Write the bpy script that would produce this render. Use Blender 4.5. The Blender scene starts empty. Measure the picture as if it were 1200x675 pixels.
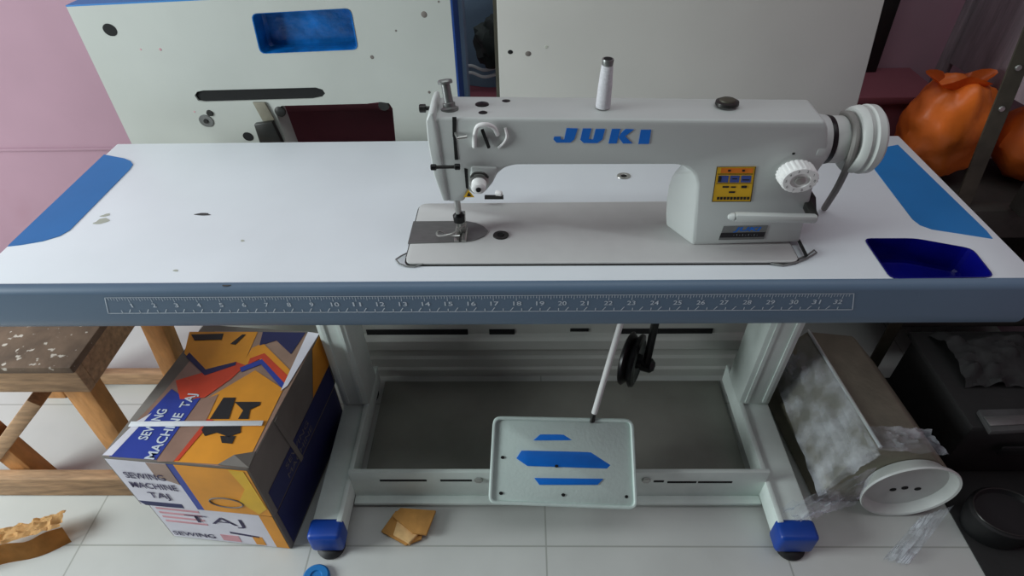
import bpy, bmesh, math, random
from mathutils import Vector, Matrix, noise
random.seed(7)
C = bpy.context.scene.collection
SC = bpy.context.scene
PI = math.pi

# ------------------------------------------------------------------ camera
CAM = Vector((0.0518, -0.6759, 1.3453))
ROT = Matrix.Rotation(math.radians(0.6148), 3, 'Z') @ Matrix.Rotation(math.radians(0.9795), 3, 'Y') @ Matrix.Rotation(math.radians(48.498), 3, 'X')
FPX = 711.0
cd = bpy.data.cameras.new('camera'); cam = bpy.data.objects.new('camera', cd); C.objects.link(cam)
cam.location = CAM; cam.rotation_euler = ROT.to_euler()
cd.sensor_width = 36; cd.lens = FPX / 1200 * 36; cd.clip_start = 0.02
SC.camera = cam

# ------------------------------------------------------------------ light
w = bpy.data.worlds.new('world'); SC.world = w; w.use_nodes = True
bgn = w.node_tree.nodes['Background']
bgn.inputs[0].default_value = (0.80, 0.90, 1.0, 1); bgn.inputs[1].default_value = 0.02
def area(name, loc, target, sx, sy, power, col):
    l = bpy.data.lights.new(name, 'AREA'); l.shape = 'RECTANGLE'; l.size = sx; l.size_y = sy
    l.energy = power; l.color = col
    o = bpy.data.objects.new(name, l); C.objects.link(o); o.location = loc
    o.rotation_euler = (Vector(target) - Vector(loc)).to_track_quat('-Z', 'Y').to_euler()
    return o
area('window_light', (-2.6, -0.50, 1.32), (0.0, 0.15, 0.8), 1.0, 1.1, 68, (0.90, 0.98, 1.0))
area('ceiling_bounce', (0.0, -0.10, 2.70), (0.0, -0.08, 0.0), 3.0, 1.1, 18, (0.92, 0.98, 1.0))  # added overhead fill, stands in for light bounced off the unseen ceiling
SC.view_settings.view_transform = 'Standard'; SC.view_settings.look = 'None'
SC.view_settings.exposure = 0.0; SC.view_settings.gamma = 1.0
SC.view_settings.use_curve_mapping = False

# ------------------------------------------------------------------ helpers
def P(px, py, **k):
    d = ROT @ Vector(((px - 600) / FPX, -(py - 337.5) / FPX, -1.0))
    (a, v), = k.items(); i = 'xyz'.index(a)
    return CAM + d * ((v - CAM[i]) / d[i])

def lin(c):
    return tuple(((x / 255) / 12.92 if x / 255 <= 0.04045 else ((x / 255 + 0.055) / 1.055) ** 2.4) for x in c)

def mat(name, rgb, rough=0.5, metal=0.0, var=0.08, scale=30.0, bump=0.0, bscale=80.0, spec=0.5, stretch=(1, 1, 1), spots=None):
    """procedural: base colour varied by noise, optional bump and optional spots of another colour (rgb, scale, threshold)"""
    m = bpy.data.materials.new(name); m.use_nodes = True
    nt = m.node_tree; b = nt.nodes['Principled BSDF']
    b.inputs['Roughness'].default_value = rough; b.inputs['Metallic'].default_value = metal
    b.inputs['Specular IOR Level'].default_value = spec
    base = lin(rgb)
    tc = nt.nodes.new('ShaderNodeTexCoord'); mp = nt.nodes.new('ShaderNodeMapping')
    mp.inputs['Scale'].default_value = stretch
    nt.links.new(tc.outputs['Object'], mp.inputs['Vector'])
    n = nt.nodes.new('ShaderNodeTexNoise'); n.inputs['Scale'].default_value = scale; n.inputs['Detail'].default_value = 5
    nt.links.new(mp.outputs[0], n.inputs['Vector'])
    r = nt.nodes.new('ShaderNodeValToRGB')
    r.color_ramp.elements[0].position = 0.3; r.color_ramp.elements[1].position = 0.7
    r.color_ramp.elements[0].color = tuple(max(0, x * (1 - var)) for x in base) + (1,)
    r.color_ramp.elements[1].color = tuple(min(1, x * (1 + var)) for x in base) + (1,)
    nt.links.new(n.outputs['Fac'], r.inputs[0]); col = r.outputs[0]
    if spots:
        n2 = nt.nodes.new('ShaderNodeTexNoise'); n2.inputs['Scale'].default_value = spots[1]; n2.inputs['Detail'].default_value = 3
        nt.links.new(mp.outputs[0], n2.inputs['Vector'])
        r2 = nt.nodes.new('ShaderNodeValToRGB')
        r2.color_ramp.elements[0].position = spots[2]; r2.color_ramp.elements[1].position = min(1, spots[2] + 0.04)
        nt.links.new(n2.outputs['Fac'], r2.inputs[0])
        mx = nt.nodes.new('ShaderNodeMixRGB'); mx.inputs[2].default_value = lin(spots[0]) + (1,)
        nt.links.new(r2.outputs[0], mx.inputs[0]); nt.links.new(col, mx.inputs[1]); col = mx.outputs[0]
    nt.links.new(col, b.inputs['Base Color'])
    if bump:
        n3 = nt.nodes.new('ShaderNodeTexNoise'); n3.inputs['Scale'].default_value = bscale; n3.inputs['Detail'].default_value = 4
        nt.links.new(mp.outputs[0], n3.inputs['Vector'])
        bp = nt.nodes.new('ShaderNodeBump'); bp.inputs['Strength'].default_value = bump; bp.inputs['Distance'].default_value = 0.004
        nt.links.new(n3.outputs['Fac'], bp.inputs['Height']); nt.links.new(bp.outputs[0], b.inputs['Normal'])
    return m

def frame(axis):
    a = Vector(axis).normalized()
    u = a.orthogonal().normalized() if abs(a.x) > 0.99 else Vector((1, 0, 0)) - a * a.x
    u.normalize(); return a, u, a.cross(u)

class MB:
    def __init__(s): s.bm = bmesh.new()
    def add(s, b):
        me = bpy.data.meshes.new('t'); b.to_mesh(me); b.free(); s.bm.from_mesh(me); bpy.data.meshes.remove(me); return s
    def box(s, x0, x1, y0, y1, z0, z1, bev=0.0, seg=2):
        b = bmesh.new(); bmesh.ops.create_cube(b, size=1)
        for v in b.verts:
            v.co = Vector((x0 + (v.co.x + .5) * (x1 - x0), y0 + (v.co.y + .5) * (y1 - y0), z0 + (v.co.z + .5) * (z1 - z0)))
        if bev: bmesh.ops.bevel(b, geom=b.edges[:], offset=bev, segments=seg, profile=0.5, affect='EDGES')
        return s.add(b)
    def hexa(s, bot, top, bev=0.0, seg=2):
        b = bmesh.new(); n = len(bot)
        lo = [b.verts.new(Vector(p)) for p in bot]; hi = [b.verts.new(Vector(p)) for p in top]
        b.faces.new(lo[::-1]); b.faces.new(hi)
        for i in range(n): b.faces.new((lo[i], lo[(i + 1) % n], hi[(i + 1) % n], hi[i]))
        bmesh.ops.recalc_face_normals(b, faces=b.faces[:])
        if bev: bmesh.ops.bevel(b, geom=b.edges[:], offset=bev, segments=seg, profile=0.5, affect='EDGES')
        return s.add(b)
    def prism(s, poly, vec, bev=0.0, seg=2):
        v = Vector(vec); return s.hexa([Vector(p) for p in poly], [Vector(p) + v for p in poly], bev, seg)
    def bar(s, p0, p1, wu, wv, up=(0, 0, 1), bev=0.0):
        p0 = Vector(p0); p1 = Vector(p1); a = (p1 - p0).normalized()
        u = a.cross(Vector(up)).normalized(); v = u.cross(a)
        q = [u * wu / 2 + v * wv / 2, -u * wu / 2 + v * wv / 2, -u * wu / 2 - v * wv / 2, u * wu / 2 - v * wv / 2]
        return s.hexa([p0 + k for k in q], [p1 + k for k in q], bev)
    def lathe(s, c, axis, prof, seg=40, sx=1.0, caps=True):
        """prof: (distance along axis, radius); sx stretches radii along world x"""
        a, u, v = frame(axis); c = Vector(c); b = bmesh.new(); rings = []
        for t, r in prof:
            ring = []
            for i in range(seg):
                an = 2 * PI * i / seg; d = (u * math.cos(an) + v * math.sin(an)) * r
                d.x *= sx; ring.append(b.verts.new(c + a * t + d))
            rings.append(ring)
        for r0, r1 in zip(rings, rings[1:]):
            for i in range(seg): b.faces.new((r0[i], r0[(i + 1) % seg], r1[(i + 1) % seg], r1[i]))
        if caps: b.faces.new(rings[0][::-1]); b.faces.new(rings[-1])
        bmesh.ops.recalc_face_normals(b, faces=b.faces[:])
        return s.add(b)
    def tube(s, pts, r, seg=10, radii=None, closed=False):
        pts = [Vector(p) for p in pts]; b = bmesh.new(); rings = []; n = len(pts); pu = None
        for i, p in enumerate(pts):
            if closed: t = pts[(i + 1) % n] - pts[i - 1]
            else: t = pts[min(i + 1, n - 1)] - pts[max(i - 1, 0)]
            t.normalize()
            if pu is None: u = t.orthogonal().normalized()
            else:
                u = pu - t * pu.dot(t); u.normalize()
            pu = u; v = t.cross(u); rr = radii[i] if radii else r
            rings.append([b.verts.new(p + (u * math.cos(2 * PI * k / seg) + v * math.sin(2 * PI * k / seg)) * rr) for k in range(seg)])
        pairs = list(zip(rings, rings[1:]))
        if closed: pairs.append((rings[-1], rings[0]))
        for r0, r1 in pairs:
            for k in range(seg): b.faces.new((r0[k], r0[(k + 1) % seg], r1[(k + 1) % seg], r1[k]))
        if not closed: b.faces.new(rings[0][::-1]); b.faces.new(rings[-1])
        bmesh.ops.recalc_face_normals(b, faces=b.faces[:])
        return s.add(b)
    def poly(s, pts):
        s.bm.faces.new([s.bm.verts.new(Vector(p)) for p in pts]); return s
    def grid(s, nu, nv, fn):
        g = [[s.bm.verts.new(Vector(fn(i / nu, j / nv))) for i in range(nu + 1)] for j in range(nv + 1)]
        for j in range(nv):
            for i in range(nu): s.bm.faces.new((g[j][i], g[j][i + 1], g[j + 1][i + 1], g[j + 1][i]))
        return s
    def text(s, string, o, right, up, h, width=None, bold=0.0, depth=0.0004, align='CENTER', shear=0.0):
        cu = bpy.data.curves.new('t', 'FONT'); cu.body = string; cu.size = 1; cu.align_x = align; cu.align_y = 'CENTER'
        cu.offset = bold; cu.resolution_u = 3; cu.shear = shear
        ob = bpy.data.objects.new('t', cu); C.objects.link(ob)
        dg = bpy.context.evaluated_depsgraph_get(); me = bpy.data.meshes.new_from_object(ob.evaluated_get(dg))
        bpy.data.objects.remove(ob); bpy.data.curves.remove(cu)
        xs = [v.co.x for v in me.vertices]; wn = max(xs) - min(xs)
        right = Vector(right).normalized(); up = Vector(up).normalized(); nrm = right.cross(up)
        fx = (width / wn) if width else h / 0.72
        for v in me.vertices:
            v.co = Vector(o) + right * v.co.x * fx + up * v.co.y * h / 0.72 + nrm * depth
        s.bm.from_mesh(me); bpy.data.meshes.remove(me); return s
    def build(s, name, m, parent=None, smooth=True, angle=35):
        me = bpy.data.meshes.new(name); s.bm.normal_update()
        root = parent
        while root is not None and root.parent is not None: root = root.parent
        if root is not None:
            for v in s.bm.verts: v.co -= root.location
        s.bm.to_mesh(me); s.bm.free()
        me.materials.append(m)
        if smooth:
            for p in me.polygons: p.use_smooth = True
            me.set_sharp_from_angle(angle=math.radians(angle))
        o = bpy.data.objects.new(name, me); C.objects.link(o)
        if parent is not None: o.parent = parent
        return o

def thing(name, label, cat, loc, group=None):
    o = bpy.data.objects.new(name, None); C.objects.link(o); o.location = loc; o.empty_display_size = 0.05
    o['label'] = label; o['category'] = cat
    if group: o['group'] = group
    return o
def tag(o, label, cat, group=None):
    """one-mesh thing: put its origin at its base"""
    vs = [v.co.copy() for v in o.data.vertices]
    c = Vector(((min(v.x for v in vs) + max(v.x for v in vs)) / 2, (min(v.y for v in vs) + max(v.y for v in vs)) / 2, min(v.z for v in vs)))
    for v in o.data.vertices: v.co -= c
    o.location = c
    o['label'] = label; o['category'] = cat
    if group: o['group'] = group
    return o
def struct(o): o['kind'] = 'structure'; return o
def cut(o, cutter):
    c = cutter.build('cutter', o.data.materials[0], None, smooth=False)
    if o.parent:
        r = o.parent
        while r.parent: r = r.parent
        for v in c.data.vertices: v.co -= r.location
        c.location = r.location
    md = o.modifiers.new('b', 'BOOLEAN'); md.operation = 'DIFFERENCE'; md.object = c; md.solver = 'EXACT'
    bpy.context.view_layer.update()
    dg = bpy.context.evaluated_depsgraph_get()
    me = bpy.data.meshes.new_from_object(o.evaluated_get(dg))
    o.modifiers.clear(); old = o.data; o.data = me; nm = old.name; bpy.data.meshes.remove(old); me.name = nm
    bpy.data.objects.remove(c)
    me.set_sharp_from_angle(angle=math.radians(35))
    return o
def arc(pts, n=6):
    """Catmull-Rom through points"""
    pts = [Vector(p) for p in pts]; out = []
    q = [pts[0] * 2 - pts[1]] + pts + [pts[-1] * 2 - pts[-2]]
    for i in range(1, len(q) - 2):
        for k in range(n):
            t = k / n
            out.append(0.5 * ((2 * q[i]) + (q[i + 1] - q[i - 1]) * t + (2 * q[i - 1] - 5 * q[i] + 4 * q[i + 1] - q[i + 2]) * t * t + (3 * q[i] - q[i - 1] - 3 * q[i + 1] + q[i + 2]) * t ** 3))
    return out + [pts[-1]]
def rounded(poly, r, n=4):
    out = []; m = len(poly)
    for i in range(m):
        a, b, c = Vector(poly[i - 1]), Vector(poly[i]), Vector(poly[(i + 1) % m])
        ra = min(r, (a - b).length * .45); rc = min(r, (c - b).length * .45)
        p = b + (a - b).normalized() * ra; q = b + (c - b).normalized() * rc
        for k in range(n + 1):
            t = k / n; out.append(p * (1 - t) ** 2 + b * 2 * t * (1 - t) + q * t * t)
    return out

# ------------------------------------------------------------------ materials
M = {}
M['laminate'] = mat('white_laminate', (222, 228, 232), 0.42, var=0.03, scale=6)
M['inlay'] = mat('blue_inlay', (30, 118, 186), 0.4, var=0.06, scale=8)
M['edgeband'] = mat('grey_blue_edge', (92, 114, 136), 0.45, var=0.05, scale=5)
M['print'] = mat('white_print', (205, 215, 225), 0.6, var=0.05)
M['navyedge'] = mat('dark_blue_edge', (20, 62, 128), 0.4)
M['tray'] = mat('blue_plastic', (8, 12, 112), 0.22, var=0.25, scale=18, bump=0.25, bscale=35)
M['trayl'] = mat('light_blue_plastic', (10, 92, 160), 0.25, var=0.45, scale=22, bump=0.4, bscale=40)
M['stand'] = mat('stand_paint', (220, 231, 225), 0.5, var=0.05, scale=20)
M['bluecap'] = mat('blue_cap', (16, 66, 160), 0.4, var=0.08)
M['black'] = mat('black_rubber', (16, 17, 18), 0.55, var=0.2)
M['blackm'] = mat('black_metal', (14, 14, 15), 0.35, 0.3, var=0.2)
M['hole'] = mat('dark_hole', (12, 13, 13), 0.9, var=0.1)
M['machine'] = mat('machine_enamel', (192, 197, 194), 0.38, var=0.025, scale=10)
M['bed'] = mat('bed_enamel', (200, 201, 199), 0.5, var=0.03, scale=25)
M['plate'] = mat('steel_plate', (128, 130, 128), 0.35, 0.6, var=0.1, scale=60, stretch=(1, 8, 1))
M['steel'] = mat('steel', (178, 178, 174), 0.3, 0.8, var=0.1)
M['dsteel'] = mat('dark_steel', (62, 62, 60), 0.35, 0.7, var=0.2)
M['whitepl'] = mat('white_plastic', (232, 232, 230), 0.4, var=0.02)
M['juki'] = mat('blue_lettering', (8, 108, 204), 0.45, var=0.05)
M['yellow'] = mat('yellow_sticker', (226, 178, 28), 0.5, var=0.06)
M['orangepr'] = mat('orange_print', (222, 120, 20), 0.5, var=0.1)
M['blackpr'] = mat('black_print', (24, 22, 26), 0.6, var=0.1)
M['bluepr'] = mat('blue_print', (60, 80, 150), 0.5, var=0.1)
M['thread'] = mat('white_thread', (216, 216, 220), 0.8, var=0.06, scale=20, bump=0.6, bscale=120, stretch=(1, 1, 12))
M['belt'] = mat('grey_belt', (126, 124, 120), 0.6, var=0.1)
M['pedal'] = mat('pedal_paint', (200, 216, 210), 0.5, var=0.04, scale=15, bump=0.15, bscale=150)
M['pedalb'] = mat('blue_pedal_grip', (0, 112, 214), 0.5, var=0.06)
M['panelw'] = mat('aged_white_panel', (180, 184, 177), 0.5, var=0.05, scale=5)
M['panelg'] = mat('aged_grey_panel', (188, 187, 180), 0.5, var=0.05, scale=4)
M['wood'] = mat('rough_wood', (172, 138, 104), 0.75, var=0.3, scale=14, bump=0.4, bscale=30, stretch=(1, 6, 6))
M['woodo'] = mat('orange_wood', (196, 138, 80), 0.7, var=0.22, scale=14, bump=0.3, bscale=30, stretch=(3, 3, 1))
M['seat'] = mat('stained_seat_wood', (112, 92, 74), 0.75, var=0.3, scale=16, bump=0.3, bscale=40, spots=((205, 196, 182), 55, 0.62))
M['card'] = mat('cardboard', (190, 138, 72), 0.85, var=0.15, scale=30, bump=0.3, bscale=50)
M['cardp'] = mat('pale_cardboard', (226, 186, 128), 0.9, var=0.12, scale=40, bump=0.6, bscale=60)
M['kraft'] = mat('grey_carton', (112, 106, 100), 0.8, var=0.12, scale=12)
M['ctop'] = mat('carton_orange', (224, 148, 36), 0.55, var=0.14, scale=10)
M['cblue'] = mat('carton_blue', (38, 62, 156), 0.5, var=0.12, scale=12)
M['cnavy'] = mat('carton_navy', (28, 32, 84), 0.6, var=0.12, scale=12)
M['cred'] = mat('carton_red', (206, 66, 34), 0.55, var=0.15, scale=14)
M['cpurple'] = mat('carton_brown_tape', (150, 120, 104), 0.35, var=0.15, scale=18)
M['cwhite'] = mat('carton_white', (220, 218, 228), 0.6, var=0.06, scale=16)
M['cpink'] = mat('carton_pink', (206, 150, 158), 0.6, var=0.15, scale=20)
M['ink'] = mat('dark_ink', (58, 50, 84), 0.7, var=0.15)
M['strap'] = mat('white_strap', (226, 230, 234), 0.35, var=0.05)
M['maroon'] = mat('maroon_paint', (126, 70, 80), 0.55, var=0.12, scale=5)
M['orangebag'] = mat('orange_plastic_bag', (226, 112, 40), 0.38, var=0.22, scale=9, bump=1.0, bscale=13)
M['greyboard'] = mat('weathered_board', (136, 124, 130), 0.85, var=0.22, scale=10, bump=0.3, bscale=30, stretch=(6, 6, 1))
M['ironp'] = mat('olive_iron', (78, 76, 64), 0.5, 0.3, var=0.2)
M['darkw'] = mat('dark_shelf', (58, 54, 50), 0.85, var=0.3, scale=10, bump=0.3)
M['charcoal'] = mat('charcoal_block', (70, 70, 70), 0.7, var=0.2)
M['motor'] = mat('motor_white', (196, 200, 196), 0.45, var=0.08, scale=14)
M['motorbody'] = mat('dusty_housing', (124, 120, 104), 0.7, var=0.18, scale=12, bump=0.3)
M['bluecloth'] = mat('blue_grey_sheet', (116, 140, 162), 0.7, var=0.12, scale=8)
M['darkgreen'] = mat('dark_bundle', (22, 34, 32), 0.7, var=0.2)
M['cable'] = mat('white_cable', (190, 194, 196), 0.5, var=0.05)
M['stain'] = mat('faint_stain', (186, 190, 176), 0.6, var=0.05)

def film_material():
    m = bpy.data.materials.new('clear_film'); m.use_nodes = True; nt = m.node_tree; nt.nodes.clear()
    o = nt.nodes.new('ShaderNodeOutputMaterial'); t = nt.nodes.new('ShaderNodeBsdfTransparent'); t.inputs[0].default_value = (.93, .95, .97, 1)
    g = nt.nodes.new('ShaderNodeBsdfPrincipled'); g.inputs['Base Color'].default_value = (.82, .86, .92, 1); g.inputs['Roughness'].default_value = .15
    n = nt.nodes.new('ShaderNodeTexNoise'); n.inputs['Scale'].default_value = 14; n.inputs['Detail'].default_value = 5
    r = nt.nodes.new('ShaderNodeValToRGB'); r.color_ramp.elements[0].position = .42; r.color_ramp.elements[1].position = .78
    r.color_ramp.elements[0].color = (.08, .08, .08, 1); r.color_ramp.elements[1].color = (.6, .6, .6, 1)
    b = nt.nodes.new('ShaderNodeBump'); b.inputs['Strength'].default_value = .7; b.inputs['Distance'].default_value = .01
    x = nt.nodes.new('ShaderNodeMixShader'); tc = nt.nodes.new('ShaderNodeTexCoord')
    nt.links.new(tc.outputs['Object'], n.inputs['Vector']); nt.links.new(n.outputs['Fac'], r.inputs[0]); nt.links.new(n.outputs['Fac'], b.inputs['Height'])
    nt.links.new(b.outputs[0], g.inputs['Normal']); nt.links.new(r.outputs[0], x.inputs[0]); nt.links.new(t.outputs[0], x.inputs[1]); nt.links.new(g.outputs[0], x.inputs[2])
    nt.links.new(x.outputs[0], o.inputs[0]); return m
M['film'] = film_material()

def tile_material():
    m = mat('floor_tile', (196, 198, 194), 0.32, var=0.06, scale=5); nt = m.node_tree; b = nt.nodes['Principled BSDF']
    src = b.inputs['Base Color'].links[0].from_socket
    tc = nt.nodes.new('ShaderNodeTexCoord'); mp = nt.nodes.new('ShaderNodeMapping'); mp.inputs['Location'].default_value = (-.099, .036, 0)
    br = nt.nodes.new('ShaderNodeTexBrick'); br.offset = 0; br.inputs['Scale'].default_value = 1; br.inputs['Mortar Size'].default_value = .0022
    br.inputs['Brick Width'].default_value = .533; br.inputs['Row Height'].default_value = .40; br.inputs['Mortar Smooth'].default_value = .3
    nt.links.new(tc.outputs['Object'], mp.inputs[0]); nt.links.new(mp.outputs[0], br.inputs['Vector'])
    mx = nt.nodes.new('ShaderNodeMixRGB'); mx.inputs[2].default_value = lin((164, 166, 160)) + (1,)
    nt.links.new(br.outputs['Fac'], mx.inputs[0]); nt.links.new(src, mx.inputs[1]); nt.links.new(mx.outputs[0], b.inputs['Base Color'])
    return m
M['floor'] = tile_material()

def wall_material():
    m = mat('pink_plaster', (168, 134, 148), 0.75, var=0.06, scale=3.5, bump=0.12, bscale=14, spots=((162, 124, 136), 2.2, 0.6))
    return m
M['wall'] = wall_material()

# ------------------------------------------------------------------ setting
WY = 0.87
struct(MB().box(-3.2, 1.5, -3.2, WY + .1, -.06, 0).build('floor', M['floor'], smooth=False))
struct(MB().box(-3.2, 1.5, WY, WY + .1, 0, 2.7).build('wall_back', M['wall'], smooth=False))
struct(MB().box(1.5, 1.6, -3.2, WY + .1, -.06, 2.7).build('wall_right', M['wall'], smooth=False))
struct(MB().box(-3.2, -.84, WY - .006, WY, .512, .522, .003).build('trim_1', M['wall']))

# ------------------------------------------------------------------ sewing table
TZ = 0.75; TB = 0.456; TW = 0.80
tb = thing('sewing_table', 'white topped industrial sewing table with blue corners, grey ruler edge, pale metal stand and pedal', 'table', (0.03, 0.22, 0))
top = MB().hexa([(-.80, .012, .668), (.815, .012, .668), (.812, TB, .668), (-.79, TB, .668)],
                [(-.80, .012, TZ), (.815, .012, TZ), (.812, TB, TZ), (-.79, TB, TZ)], .003).build('tabletop', M['laminate'], tb)
trp = [P(*q, z=TZ) for q in ((1012, 280), (1072, 280), (1139, 292), (1165, 325), (1044, 327))]
trp = rounded(trp, .012, 3)
cut(top, MB().prism([Vector((p.x, p.y, TZ - .05)) for p in trp], (0, 0, .2)))
tr = MB()
cen = sum(trp, Vector()) / len(trp)
def inset(f, z): return [Vector((cen.x + (p.x - cen.x) * f, cen.y + (p.y - cen.y) * f, z)) for p in trp]
rings = [inset(1.012, TZ + .0012), inset(.985, TZ + .0012), inset(.93, TZ - .040), inset(.90, TZ - .045)]
b = tr.bm; rv = [[b.verts.new(p) for p in r] for r in rings]
for r0, r1 in zip(rv, rv[1:]):
    for i in range(len(r0)): b.faces.new((r0[i], r0[(i + 1) % len(r0)], r1[(i + 1) % len(r0)], r1[i]))
b.faces.new(rv[-1]); bmesh.ops.recalc_face_normals(b, faces=b.faces[:])
for f in b.faces: f.normal_flip() if f.normal.z < -.3 else None
tro = tr.build('parts_tray', M['tray'], tb, smooth=False); tro['label'] = 'sunken blue plastic parts tray'
q = [P(*k, z=TZ - .036) for k in ((1118, 300), (1128, 299), (1152, 322), (1140, 322))]
MB().prism(q, (0, 0, .012), .002).build('divider', M['trayl'], tro)
# front edge band with rounded nose
eb = MB(); prof = []
for k in range(9):
    t = PI / 2 * k / 8; prof.append((0.012 - .014 * math.sin(t), TZ + .001 - .012 * (1 - math.cos(t))))
for k in range(9):
    t = PI / 2 * k / 8; prof.append((-.002 + .018 * (1 - math.cos(t)), .690 - .030 * math.sin(t)))
prof.append((.03, .660)); prof.append((.03, .668)); prof.append((.012, .668))
eb.prism([(-.803, y, z) for y, z in prof], (1.621, 0, 0))
ebo = eb.build('front_edge', M['edgeband'], tb); ebo['label'] = 'grey blue rounded front edge'
# ruler printed on the edge
rl = MB(); x0, x1, zt, zb_, yy = -.585, .541, .735, .701, -.0026
def rect(mb, xa, xb, za, zb): mb.poly([(xa, yy, za), (xb, yy, za), (xb, yy, zb), (xa, yy, zb)])
rect(rl, x0 - .010, x1 + .010, zb_, zb_ + .0013); rect(rl, x0, x1, zt - .0012, zt); rl.poly([(x1 + .009, yy, zb_), (x1 + .0103, yy, zb_), (x1 + .0006, yy, zt), (x1 - .0006, yy, zt)])
rl.poly([(x0 - .010, yy, zb_), (x0 - .0087, yy, zb_), (x0 + .0013, yy, zt), (x0, yy, zt)])
inch = (x1 - x0) / 32.4
for i in range(1, 32 * 8 + 3):
    x = x0 + inch * i / 8
    if x > x1 - .002: break
    rect(rl, x - .0004, x + .0004, zt - (.011 if i % 8 == 0 else .0085 if i % 4 == 0 else .0062), zt)
ncm = 80
for i in range(1, ncm):
    x = x0 + (x1 - x0) * i / ncm
    if i % 2: rect(rl, x - .0006, x + .0006, zb_, zb_ + .007)
    else: rl.poly([(x - .004, yy, zb_ + .002), (x - .0025, yy, zb_ + .002), (x + .002, yy, zb_ + .009), (x + .0005, yy, zb_ + .009)])
for i in range(1, 33): rl.text(str(i), (x0 + inch * i - (.004 if i == 32 else 0), yy, .7176), (1, 0, 0), (0, 0, 1), .0085, width=.0125 if i > 9 else .0022 if i == 1 else .006, bold=.01, depth=0)
rlo = rl.build('ruler_scale', M['print'], ebo, smooth=False); rlo['label'] = 'white printed ruler scale'
# blue corner inlays
def inlay(pts, lab):
    p = [P(*q, z=TZ) for q in pts]
    o = MB().prism([v + Vector((0, 0, .0001)) for v in p], (0, 0, .0008)).build('corner_inlay', M['inlay'], tb, smooth=False); o['label'] = lab
inlay([(122, 181.5), (146, 186), (153, 189), (156, 193), (152, 199), (82, 270), (70, 277), (50, 283), (24, 287.5), (9, 289), (14, 284)], 'blue inlay of the left corner')
inlay([(1052, 170), (1036, 173), (1026, 178), (1020, 186), (1025, 199), (1069, 257), (1078, 264), (1092, 269), (1163, 280), (1156, 271)], 'blue inlay of the right corner')
# marks and fittings on the top
for (px, py, a, bb, m) in ((238, 251, 9, 1.6, 'charcoal'), (265, 333.5, 5, 2.2, 'charcoal'), (284, 282, 2.2, 1.2, 'stain'), (119, 259, 9, 3, 'stain'), (206, 317, 3, 1.3, 'stain'), (124, 252, 6, 1.5, 'stain')):
    pts = [P(px + a * math.cos(t) * (1 + .3 * math.sin(3 * t + px)), py + bb * math.sin(t) - a * .25 * math.cos(t) * (px < 130), z=TZ + .0003) for t in [2 * PI * k / 14 for k in range(14)]]
    o = MB().poly(pts).build('mark', M[m], tb, smooth=False)
c = P(731, 206.5, z=TZ)
o = MB().lathe(c, (0, 0, 1), [(0, .011), (.0015, .0105), (.0015, .006), (.0005, .005)], 24, 1.2).build('grommet', M['steel'], tb)
MB().lathe(c, (0, 0, 1), [(.0004, .0048), (.0012, .0045)], 20, 1.2).build('hole', M['hole'], o)
# stand: two feet, two columns, cross bar
def leg(xl, xr, lab, inner):
    f = MB().box(xl, xr, -.020, .43, .022, .075, .004)
    lip = xr if inner > 0 else xl
    fo = f.build('foot', M['stand'], tb)
    MB().box(xl if inner < 0 else xr - .012, xl + .012 if inner < 0 else xr, -.02, .43, .075, .083, .002).build('foot_lip', M['stand'], fo)
    cxl, cxr = xl, xr
    y0, y1 = .30, .40
    cm = MB().hexa([(cxl, y0, .077), (cxr, y0, .077), (cxr, y1, .077), (cxl, y1, .077)], [(cxl, y0 - .02, .667), (cxr, y0 - .02, .667), (cxr, y1 - .02, .667), (cxl, y1 - .02, .667)], .004)
    co = cm.build('column', M['stand'], tb)
    for fx in (.22, .78):
        xx = cxl + (cxr - cxl) * fx
        MB().hexa([(xx - .004, y0 - .004, .09), (xx + .004, y0 - .004, .09), (xx + .004, y0 + .003, .09), (xx - .004, y0 + .003, .09)],
                  [(xx - .004, y0 - .023, .66), (xx + .004, y0 - .023, .66), (xx + .004, y0 - .016, .66), (xx - .004, y0 - .016, .66)]).build('flange', M['stand'], co)
    o = MB().box(xl - .004, xr + .002, -.058, -.010, .016, .080, .01, 3).build('foot_cap', M['bluecap'], tb); o['label'] = 'blue plastic cap on the stand foot'
    for yp in (-.038, .39):
        MB().lathe(((xl + xr) / 2, yp, 0), (0, 0, 1), [(0, .030), (.008, .032), (.012, .026), (.016, .02)], 28).build('levelling_pad', M['black'], tb)
leg(-.420, -.352, 'left', 1)
leg(.602, .680, 'right', -1)
cb = MB().box(-.352, .604, .076, .086, .018, .122, .002).box(-.352, .604, .056, .086, .012, .022, .002)
cbo = cb.build('cross_bar', M['stand'], tb)
for (xa, xb, py) in ((445, 500, 563), (516, 553, 563), (766, 778, 564), (818, 858, 565), (782, 816, 565)):
    a = P(xa, py, y=.0758); c2 = P(xb, py, y=.0758)
    MB().box(a.x, c2.x, .0750, .0765, a.z - .0035, a.z + .0035, .0005).build('slot', M['hole'], cbo)
for px in (561, 757):
    a = P(px, 562, y=.075); MB().lathe(a, (0, -1, 0), [(0, .009), (.005, .008), (.006, .005)], 6, 1.2).build('bolt', M['steel'], cbo)
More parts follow.
